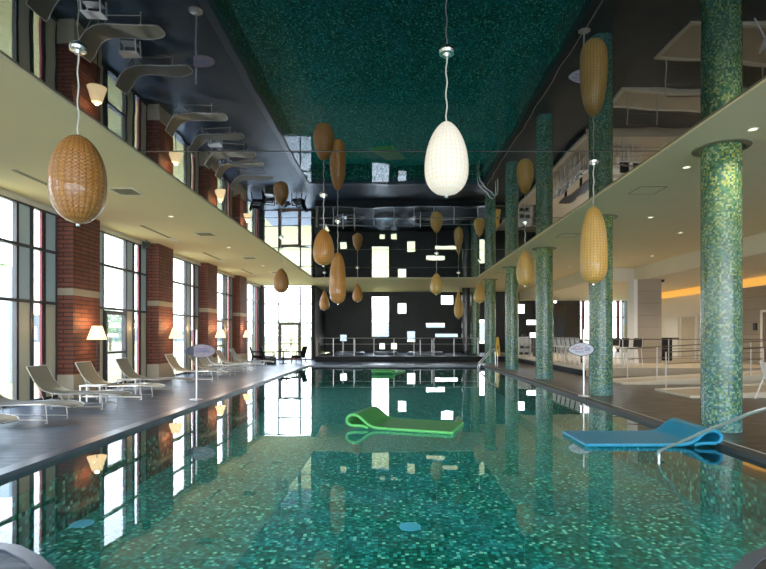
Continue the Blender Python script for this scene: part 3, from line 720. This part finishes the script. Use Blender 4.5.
sign('pale surfboard-shaped sign on a pole in front of the second green column', (5.07, 13.55, 0), 0.66, 0.33, 1.24, 1.78, M['sign_white'], 0.0,
     [(0.07, 0.04, -0.2, -0.02, M['ink_red']), (0.0, 0.06, -0.26, 0.04, M['ink_red']), (-0.07, 0.04, -0.16, 0.06, M['ink_blue']), (0.03, 0.06, 0.1, 0.22, M['ink_blue']), (-0.03, 0.05, 0.1, 0.24, M['ink_blue'])])
sign('weathered brown surfboard-shaped sign on a pole at the left pool edge', (-4.93, 12.8, 0), 0.72, 0.32, 1.22, 1.75, M['sign_brown'], 0.05,
     [(0.05, 0.04, -0.1, 0.2, M['ink_blue']), (-0.02, 0.06, -0.12, 0.24, M['ink_blue'])], 0.11)

# ---------------------------------------------------------------- floating mats
def float_mat(lab, loc, rz, m1, m2, L=1.75, W=1.05, flip=1, zs=1.0):
    t = thing('float_mat', lab, 'pool float', loc, rz)
    P = [(flip*L*0.55, 0.03), (flip*L*0.2, 0.03), (-flip*L*0.2, 0.035), (-flip*L*0.33, 0.05), (-flip*(L*0.33+0.12), 0.11*zs), (-flip*(L*0.33+0.24), 0.21*zs), (-flip*(L*0.33+0.33), 0.255*zs), (-flip*(L*0.33+0.43), 0.25*zs),
         (-flip*(L*0.33+0.50), 0.19*zs), (-flip*(L*0.33+0.50), 0.12*zs), (-flip*(L*0.33+0.43), 0.065*zs), (-flip*(L*0.33+0.32), 0.06), (-flip*(L*0.33+0.2), 0.055), (-flip*(L*0.33+0.1), 0.03)]
    # finer smoothing
    Q = []
    for i in range(len(P)-1):
        p0, p1, p2, p3 = P[max(i-1, 0)], P[i], P[i+1], P[min(i+2, len(P)-1)]
        for k in range(4):
            u = k/4; Q.append(tuple(0.5*((2*p1[j]) + (-p0[j]+p2[j])*u + (2*p0[j]-5*p1[j]+4*p2[j]-p3[j])*u*u + (-p0[j]+3*p1[j]-3*p2[j]+p3[j])*u**3) for j in (0, 1)))
    Q.append(P[-1])
    MB().sweep(Q, -W/2, W/2, 0.045).build('foam_pad', m1, t)
    for s_ in (-1, 1):
        MB().tube([(x, s_*W/2, z) for x, z in Q], 0.026, 8).build('edge_piping', m2, t)
    MB().tube([(P[0][0], -W/2, 0.03), (P[0][0], W/2, 0.03)], 0.026, 8).build('end_piping', m2, t)
    return t
float_mat('green foam float with rolled headrest in the middle of the pool', (0.31, 9.35, WZ), -0.32, M['green_mat'], M['green_edge'], 1.60, 1.0, 1, 0.95)
float_mat('blue foam float with rolled headrest near the nearest green column', (3.84, 8.15, WZ), 0.0, M['blue_mat'], M['blue_edge'], 1.72, 1.0, -1, 0.95)
float_mat('small distant light green float near the far pool edge', (-0.15, 22.9, WZ), 1.25, M['green_mat'], M['green_edge'], 1.6, 0.9, 1, 0.7)

# ---------------------------------------------------------------- pool handrail near right + ladder far
t = thing('handrail', 'bright steel handrail dipping into the water at the right', 'handrail', (3.6, 5.0, 0))
MB().tube([(0, 1.92, -0.12), (0, 1.92, -0.02), (0, 1.92, 0.03), (0, 1.90, 0.055), (0, 1.86, 0.08), (0, 0.2, 0.81), (0, -0.25, 0.98), (0, -0.65, 0.97), (0, -1.0, 0.82), (0, -1.2, 0.5), (0, -1.2, 0.02)], 0.018, 14).build('tube', M['rail_white'], t)
MB().lathe([(0.06, 0), (0.06, 0.015), (0.03, 0.03)], 20).build('floor_flange', M['steel'], t, (0, -1.2, 0.0))
t = thing('pool_ladder', 'curved steel pool ladder at the far right pool corner', 'ladder', (4.45, 26.4, 0))
for s_ in (0, 1):
    MB().tube([(0.95, s_*0.55, 0.0), (0.95, s_*0.55, 0.6), (0.92, s_*0.55, 0.82), (0.8, s_*0.55, 0.9), (0.6, s_*0.55, 0.72), (0.25, s_*0.55, 0.35), (0.05, s_*0.55, 0.12), (0.0, s_*0.55, -0.2), (0.0, s_*0.55, -0.9)], 0.022, 10).build('side_rail', M['steel'], t)
for z in (-0.3, -0.6): MB().box(-0.04, 0.06, 0.02, 0.53, z-0.015, z+0.015).build('tread', M['steel'], t)

# ---------------------------------------------------------------- back platform + terrace + ramps
struct(MB().box(-4.7, 7.5, 30.8, YB, 0.0, 0.33).build('platform', M['black_slat'], smooth=False), 'raised dark platform in front of the back wall', 'platform')
struct(MB().box(-4.72, 7.5, 30.74, 30.98, 0.33, 0.35).build('trim_7', M['coping'], smooth=False), 'grey edge of the raised back platform', 'trim')
struct(MB().box(7.55, 16.0, 20.0, YB, 0.0, 0.33).build('terrace', M['terrace'], smooth=False), 'raised beige stone lounge terrace', 'terrace')
struct(MB().box(7.47, 7.62, 19.95, YB, 0.24, 0.345).build('trim_8', M['curb'], smooth=False), 'pale stone edge of the terrace', 'trim')
struct(MB().box(7.50, 7.549, 20.0, YB, 0.0, 0.24).build('trim_9', M['black_slat'], smooth=False), 'dark riser under the terrace edge', 'trim')
struct(MB().box(16.0, 20.0, 31.2, YB, 0.0, 0.33).build('terrace_back', M['terrace'], smooth=False))
def ramp(name, x0, x1, y0, y1, zA, zB, lab):
    def wedge(mat, nm, a, bb_, c, d, dz):
        bb = bmesh.new()
        v = [bb.verts.new(p) for p in ((a,c,0),(bb_,c,0),(bb_,d,0),(a,d,0),(a,c,zA+dz),(bb_,c,zA+(zB-zA)*(bb_-a)/(x1-x0)+dz),(bb_,d,zA+(zB-zA)*(bb_-a)/(x1-x0)+dz),(a,d,zA+dz))]
        for f in ((0,3,2,1),(4,5,6,7),(0,1,5,4),(1,2,6,5),(2,3,7,6),(3,0,4,7)): bb.faces.new([v[i] for i in f])
        m_ = MB(); m_.b.free(); m_.b = bb; return m_.build(nm, mat, smooth=False)
    o = wedge(M['terrace'], name, x0, x1, y0+0.12, y1-0.12, 0.0); struct(o, lab, 'ramp')
    for (c, d) in ((y0, y0+0.12), (y1-0.12, y1)):
        q = wedge(M['curb'], 'curb', x0, x1, c, d, 0.035); q.parent = o
    q = MB().box(x0-0.1, x0, y0, y1, 0, zA+0.035).build('curb', M['curb'], smooth=False); q.parent = o
ramp('ramp', 7.75, 15.9, 13.15, 14.95, 0.02, 0.62*0.7, 'nearer beige stone ramp rising to the right')
ramp('ramp', 7.6, 15.9, 16.7, 18.1, 0.03, 0.5, 'second beige stone ramp behind the nearer one')
def railing(name, lab, pts, posts, heights, mat, base=0.0, group=None, pr=0.016):
    """pts: start/end (x,y,z) at the walking surface"""
    a, c = Vector(pts[0]), Vector(pts[1]); t = thing(name, lab, 'railing', a, 0, group); d = c - a
    for f in posts:
        p = d*f; MB().tube([(p.x, p.y, p.z), (p.x, p.y, p.z+heights[0])], pr, 10).build('post', M['steel'] if mat is M['steel'] else M['rail_post'], t)
    for h in heights:
        MB().tube([(0, 0, h), (d.x, d.y, d.z+h)], 0.018 if h == heights[0] else 0.011, 8).build('rail', mat, t)
    return t
railing('railing', 'brown steel railing along the terrace front edge', ((7.7, 20.05, 0.33), (15.9, 20.05, 0.33)), [0, 0.16, 0.38, 0.5, 0.66, 0.83, 1], [1.12, 0.75, 0.38], M['rail'])
railing('railing', 'steel railing along the second ramp', ((7.7, 16.78, 0.06), (15.8, 16.78, 0.5)), [0, 0.12, 0.3, 0.5, 0.75, 1], [1.12, 0.76], M['rail'])
railing('railing', 'steel railing along the far side of the nearer ramp', ((7.95, 14.88, 0.04), (15.8, 14.88, 0.43)), [0, 0.14, 0.36, 0.6, 1], [1.08, 0.74], M['rail'])
railing('railing', 'thin steel railing along the side edge of the terrace', ((7.68, 20.2, 0.33), (7.68, 29.9, 0.33)), [0, 0.25, 0.5, 0.75, 1], [1.12, 0.62], M['rail'], pr=0.014)
xs = [(p-393)/511*31 for p in (333.4, 354, 374, 394, 414, 434, 454, 478)]
x0 = -4.45; x1 = xs[-1]
railing('railing', 'thin steel railing in front of the dark back wall', ((x0, 31.0, 0.35), (x1, 31.0, 0.35)), [(x-x0)/(x1-x0) for x in xs], [1.08, 0.72], M['steel'], pr=0.024)
t = thing('gate_post', 'brown square post at the left end of the back railing', 'post', (-4.60, 30.98, 0.351)); MB().box(-0.06, 0.06, -0.06, 0.06, 0, 1.1).build('post', M['clad'], t, bevel=0.005); MB().box(-0.075, 0.075, -0.075, 0.075, 1.1, 1.13).build('cap', M['clad'], t)
for i, (px, r) in enumerate(((350, 0.95), (386, 0.8), (425, 1.15))):
    x = (px-393)/511*33.5
    t = thing('whirlpool', ('left round whirlpool on the dark back platform', 'middle round whirlpool, bright blue, on the back platform', 'right round whirlpool on the dark back platform')[i], 'whirlpool', (x, 33.5, 0.33), group='round whirlpools on the back platform')
    MB().lathe([(r, 0), (r, 0.16), (r-0.06, 0.2), (r-0.2, 0.2), (r-0.24, 0.16), (r-0.25, 0.05)], 40, cap=False).build('rim', M['coping'], t)
    MB().lathe([(0.001, 0.14), (r-0.22, 0.14)], 40, cap=False).build('water', M['blue_cap'] if i == 1 else M['gloss_dark'], t)
    for s_ in (-1, 1):
        if i != 1: MB().tube([(s_*0.37, -r-0.12, 0), (s_*0.37, -r-0.12, 0.9), (s_*0.37, -r+0.1, 1.0), (s_*0.37, -r+0.3, 0.85), (s_*0.37, -r+0.32, 0.15)], 0.022, 8).build('grab_rail', M['steel'], t)
t = thing('dark_column', 'dark glossy round column right of the whirlpools', 'column', ((466-393)/511*34.8, 34.8, 0.33)); MB().lathe([(0.28, 0), (0.28, HS-0.33)], 32, cap=False).build('shaft', M['gloss_dark'], t)
# wet floor sign
t = thing('wet_floor_sign', 'yellow folding wet floor sign on the back platform', 'floor sign', ((497.5-393)/511*31.6, 31.6, 0.33))
for s_ in (-1, 1):
    pan = MB().prism([(-0.14, 0), (0.14, 0), (0.07, 1.15), (-0.07, 1.15)], 0, 0.02, lambda x, y, z, s_=s_: (x, s_*(0.22-0.19*y/1.15)+z, y)).build('panel', M['yellow'], t)
    b = MB().prism([(-0.05, 0.45), (0.05, 0.45), (0.0, 0.7)], 0.021 if s_ > 0 else -0.004, 0.024 if s_ > 0 else -0.001, lambda x, y, z, s_=s_: (x, s_*(0.22-0.19*y/1.15)+z, y)); b.build('symbol', M['black'], pan)

# shelf & cabinet
t = thing('shelf_unit', 'white shelf unit with dark folded items behind the fourth green column', 'shelf unit', ((524-393)/511*31, 31.0, 0.345))
b = MB(); b.box(-0.38, -0.34, -0.2, 0.2, 0, 1.15); b.box(0.34, 0.38, -0.2, 0.2, 0, 1.15)
b.box(-0.34, 0.34, 0.18, 0.2, 0, 1.15); b.build('carcass', M['white'], t, smooth=False)
for z in (0.02, 0.40, 0.78, 1.12): MB().box(-0.34, 0.34, -0.2, 0.18, z, z+0.03).build('shelf', M['white'], t)
px_ = (524-393)/511*31
for i, (dx, z) in enumerate(((-0.2, 0.395), (0.12, 0.395), (-0.1, 0.775), (0.2, 0.775), (0.0, 1.155))):
    tag(MB().box(-0.12, 0.12, -0.13, 0.13, 0, 0.16).build('folded_towels', M['black'], loc=(px_+dx, 30.99, z+0.03+ (0 if i < 4 else 0.0)), bevel=0.03), ('dark folded stack low left on the white shelf unit', 'dark folded stack low right on the white shelf unit', 'dark folded stack middle left on the white shelf unit', 'dark folded stack middle right on the white shelf unit', 'dark folded stack high in the white shelf unit')[i], 'towels', 'folded stacks on the white shelf')
for o in list(COL.objects):
    if o.name.startswith('folded_towels') and o['label'].startswith('dark folded stack high'): o.location.z = 0.345+1.15
t = thing('cabinet', 'black cabinet right of the white shelf unit', 'cabinet', ((536.5-393)/511*30.6, 30.6, 0.345))
MB().box(-0.18, 0.22, -0.2, 0.2, 0.0, 1.12).build('body', M['black'], t, bevel=0.01); MB().box(-0.03, 0.03, -0.24, -0.2, 0, 1.12).build('door_strip', M['white'], t)
MB().box(-0.19, 0.23, -0.22, 0.21, 1.12, 1.15).build('top', M['gloss_dark'], t)
t = thing('display_screen', 'tall dark glossy screen standing before the narrow window', 'screen', ((559.5-393)/511*36, 36.0, 0.33))
MB().box(-0.42, 0.42, 0, 0.1, 0.25, 3.55).build('panel', M['gloss_dark'], t, bevel=0.01); MB().box(-0.3, 0.3, -0.2, 0.3, 0, 0.03).build('base', M['black'], t); MB().box(-0.05, 0.05, 0.0, 0.08, 0.03, 0.25).build('stem', M['black'], t)

# bar stools
def stool(lab, loc, rz, grp, backmat):
    t = thing('bar_stool', lab, 'bar stool', loc, rz, grp)
    MB().box(-0.2, 0.2, -0.2, 0.2, 0.72, 0.76).build('seat', M['white'], t, bevel=0.01)
    MB().sweep([(-0.19, 0.80), (-0.215, 0.95), (-0.24, 1.16)], -0.18, 0.18, 0.025).build('backrest', backmat, t)
    for s_ in (-1, 1): MB().tube([(-0.18, s_*0.19, 0.74), (-0.25, s_*0.19, 1.18)], 0.014, 8).build('back_post', M['white'], t)
    for sx in (-1, 1):
        for sy in (-1, 1): MB().tube([(sx*0.17, sy*0.17, 0.73), (sx*0.21, sy*0.21, 0)], 0.014, 8).build('leg', M['white'], t)
    b = MB(); b.tube([(0.2, -0.2, 0.28), (0.2, 0.2, 0.28)], 0.01, 6); b.build('footrest', M['white'], t)
    return t
order = ['first', 'second', 'third', 'fourth', 'fifth', 'sixth', 'seventh', 'eighth']
S0 = None
for i in range(7):
    y = 21.9 + 0.62*i; lab = 'white bar stool, %s from the right in the row beside the oval sign' % order[i]
    if S0 is None: S0 = stool(lab, (8.12, y, 0.33), 0, 'white bar stools in a row at the long bar table', M['white'])
    else: dup(S0, (8.12, y, 0.33), 0, lab)
t = thing('bar_table', 'long dark bar table behind the row of white stools', 'table', (8.75, 23.8, 0.33))
MB().box(-0.28, 0.28, -2.3, 2.3, 1.02, 1.07).build('tabletop', M['black'], t, bevel=0.01)
for y in (-2.1, 0, 2.1): MB().box(-0.05, 0.05, y-0.05, y+0.05, 0, 1.02).build('leg', M['black'], t)
t = thing('bar_table', 'white high table among black-backed stools right of the second green column', 'table', (9.45, 21.6, 0.33))
MB().box(-0.4, 0.4, -0.35, 0.35, 0.78, 0.82).build('tabletop', M['white'], t, bevel=0.01)
for sx in (-1, 1):
    for sy in (-1, 1): MB().box(sx*0.35-0.025, sx*0.35+0.025, sy*0.3-0.025, sy*0.3+0.025, 0, 0.78).build('leg', M['white'], t)
S1 = stool('black-backed white bar stool in front of the white high table', (9.4, 20.98, 0.33), PI/2, 'black-backed stools at the white high table', M['black'])
dup(S1, (9.95, 21.0, 0.33), PI/2, 'black-backed white bar stool right of the one facing the camera')
dup(S1, (9.4, 22.9, 0.33), 0, 'black-backed white bar stool farthest behind the white high table')
dup(S1, (10.15, 21.75, 0.33), PI, 'black-backed white bar stool right of the white high table')
dup(S1, (10.1, 22.9, 0.33), -PI/2, 'black-backed white bar stool at the back right of the white high table')
# stone pillar, black bar
t = thing('stone_pillar', 'wide beige stone-clad pillar in the lounge', 'pillar', (11.75, 23.6, 0.33)); MB().box(-0.55, 0.55, -0.2, 0.5, 0, LC-0.33).build('shaft', M['clad'], t, smooth=False); MB().box(-0.72, -0.55, -0.2, 0.45, 0, LC-0.33).build('side_strip', M['white'], t, smooth=False)
t = thing('bar_counter', 'black bar counter in front of the white door', 'counter', (13.6, 26.0, 0.33))
MB().box(-0.45, 0.45, -0.3, 0.3, 0, 1.1).build('front', M['black'], t, bevel=0.01); MB().box(-0.55, 0.75, -0.38, 0.35, 1.1, 1.16).build('countertop', M['gloss_dark'], t, bevel=0.01)

# near white chair at the right edge
t = thing('sling_chair', 'white sling chair at the right edge before the ramp', 'chair', (9.45, 12.75, 0.0))
MB().sweep([(-0.1, 0.93), (-0.06, 0.75), (0.0, 0.55), (0.07, 0.46), (0.2, 0.43), (0.5, 0.44), (0.62, 0.43)], -0.24, 0.24, 0.015).build('sling', M['white'], t)
for s_ in (-1, 1):
    y = s_*0.25
    MB().tube([(-0.11, y, 0.95), (-0.06, y, 0.75), (0.0, y, 0.55), (0.07, y, 0.45), (0.2, y, 0.42), (0.6, y, 0.42)], 0.016, 8).build('side_frame', M['white'], t)
    MB().tube([(0.0, y, 0.58), (-0.24, y, 0.0)], 0.016, 8).build('leg', M['white'], t)
    MB().tube([(0.45, y, 0.42), (0.6, y, 0.0)], 0.016, 8).build('leg', M['white'], t)

# ---------------------------------------------------------------- outdoors
struct(MB().box(-8.9, 60, -60, -6.25, -0.4, -0.12).build('ground_front', M['asphalt'], smooth=False))
struct(MB().box(-160, -8.9, -60, 160, -0.4, -0.12).build('ground_lawn', M['grass'], smooth=False), 'yellow-green lawn outside the windows', 'lawn')
struct(MB().box(-8.9, 60, YB+0.4, 160, -0.4, -0.12).build('ground_back', M['grass'], smooth=False))
struct(MB().box(-21, -17.5, -40, 70, -0.12, -0.1).build('path', M['asphalt'], smooth=False), 'pale path outside the windows', 'path')
tag(MB().box(-14.3, -13.8, 18.4, 18.9, -0.12, 4.1).build('pylon', M['pylon'], bevel=0.03), 'pale blue upright slab outside the nearest window', 'pylon')
def tree(lab, loc, h, r, mat, n, seed):
    rnd = random.Random(seed); t = thing('tree', lab, 'tree', loc, 0, 'trees outside the windows')
    MB().tube([(0, 0, 0), (0.05, 0, h*0.3), (0, 0.05, h*0.7)], [0.16, 0.12, 0.05], 10).build('trunk', M['bark'], t)
    b = MB()
    for _ in range(n):
        while True:
            v = Vector((rnd.uniform(-1, 1), rnd.uniform(-1, 1), rnd.uniform(-1, 1)))
            if v.length < 1: break
        v = Vector((v.x*r, v.y*r, h*0.62 + v.z*h*0.4)); s_ = rnd.uniform(0.12, 0.26)
        a = Vector((rnd.gauss(0, 1), rnd.gauss(0, 1), rnd.gauss(0, 1))).normalized(); c = a.orthogonal().normalized()
        b.b.faces.new([b.b.verts.new(v + q) for q in (a*s_, c*s_*0.6, -a*s_, -c*s_*0.6)])
    bmesh.ops.recalc_face_normals
    me = bpy.data.meshes.new('crown'); b.b.to_mesh(me); b.b.free(); me.materials.append(mat); o = bpy.data.objects.new('crown', me); COL.objects.link(o); o.parent = t
tree('leafy green tree at the left edge outside the nearest window', (-19.2, 24.5, -0.12), 5.2, 1.1, M['leaf'], 1500, 1)
tree('pale distant tree seen through the second window', (-31, 56, -0.12), 4.5, 2.6, M['pale_leaf'], 900, 2)
tree('pale distant tree seen through the third window', (-30, 68, -0.12), 5.0, 2.8, M['pale_leaf'], 900, 3)
tree('pale distant tree seen through the end window', (-14, 70, -0.12), 4.2, 2.8, M['pale_leaf'], 900, 4)
tree('pale distant tree seen through the tall back window', (-3.5, 90, -0.12), 6.5, 3.0, M['pale_leaf'], 900, 5)
t = thing('street_lamp', 'distant street lamp outside the glazed side door', 'street lamp', (-26, 49.5, -0.12))
MB().tube([(0, 0, 0), (0, 0, 5.1)], 0.07, 8).build('pole', M['frame'], t); MB().box(-0.1, 0.7, -0.12, 0.12, 5.05, 5.2).build('lamp_head', M['frame'], t)
b = MB()
bb = b.b; n = 60; prev = None
for i in range(n+1):
    a = PI*0.42 + (PI*0.75)*i/n; R = 150
    x, y = R*math.cos(a), R*math.sin(a); h = 3.5 + 2.2*math.sin(i*0.37) + 1.2*math.sin(i*0.9+1)
    cur = (bb.verts.new((x, y, -0.2)), bb.verts.new((x*1.05, y*1.05, h)))
    if prev: bb.faces.new((prev[0], cur[0], cur[1], prev[1]))
    prev = cur
struct(b.build('hills', M['hill'], smooth=False), 'hazy hill line beyond the lawn', 'hill')

# ---------------------------------------------------------------- light
w = bpy.data.worlds.new('world'); scn.world = w; w.use_nodes = True; nt = w.node_tree; nt.nodes.clear()
out = nt.nodes.new('ShaderNodeOutputWorld'); bg = nt.nodes.new('ShaderNodeBackground'); tc = nt.nodes.new('ShaderNodeTexCoord'); sp = nt.nodes.new('ShaderNodeSeparateXYZ'); rp = nt.nodes.new('ShaderNodeValToRGB')
nt.links.new(tc.outputs['Generated'], sp.inputs[0]); nt.links.new(sp.outputs[2], rp.inputs[0]); nt.links.new(rp.outputs[0], bg.inputs[0]); nt.links.new(bg.outputs[0], out.inputs[0])
r = rp.color_ramp; r.elements[0].position = 0.0; r.elements[0].color = (0.98, 0.99, 1, 1); r.elements[1].position = 0.7; r.elements[1].color = (0.50, 0.70, 1.0, 1)
bg.inputs[1].default_value = 4.0
sun = bpy.data.lights.new('sun', 'SUN'); sun.energy = 4.0; sun.angle = 0.05; sun.color = (1, 0.95, 0.85)
so = bpy.data.objects.new('sun', sun); COL.objects.link(so); so.rotation_euler = (math.radians(25), math.radians(-35), 0)   # shines from the right-hand side over the roof onto the lawn
def portal(loc, rot, sx, sy):
    l = bpy.data.lights.new('window_portal', 'AREA'); l.shape = 'RECTANGLE'; l.size = sx; l.size_y = sy; l.cycles.is_portal = True
    o = bpy.data.objects.new('window_portal', l); COL.objects.link(o); o.location = loc; o.rotation_euler = rot
portal((-8.95, 15.5, 2.35), (0, -PI/2, 0), 4.7, 36.0)
portal((3.5, -6.25, 2.35), (PI/2, 0, 0), 23.8, 4.7)
portal((-6.7, 33.3, 2.35), (-PI/2, 0, 0), 3.4, 4.7)
# roof so no sky leaks in
struct(MB().box(-8.9, 20.3, -6.2, 33.2, HS+0.85, HS+1.0).box(-5.2, 20.3, 33.2, YB+0.3, HS+0.85, HS+1.0).build('roof', M['frame'], smooth=False))

scn.view_settings.view_transform = 'Standard'
scn.view_settings.look = 'None'
scn.view_settings.exposure = 1.2
scn.view_settings.gamma = 1.18
scn.cycles.max_bounces = 10; scn.cycles.diffuse_bounces = 4; scn.cycles.glossy_bounces = 6; scn.cycles.transparent_max_bounces = 12; scn.cycles.transmission_bounces = 4
scn.cycles.caustics_reflective = False; scn.cycles.caustics_refractive = False
scn.cycles.sample_clamp_indirect = 6.0
scn.cycles.use_denoising = True
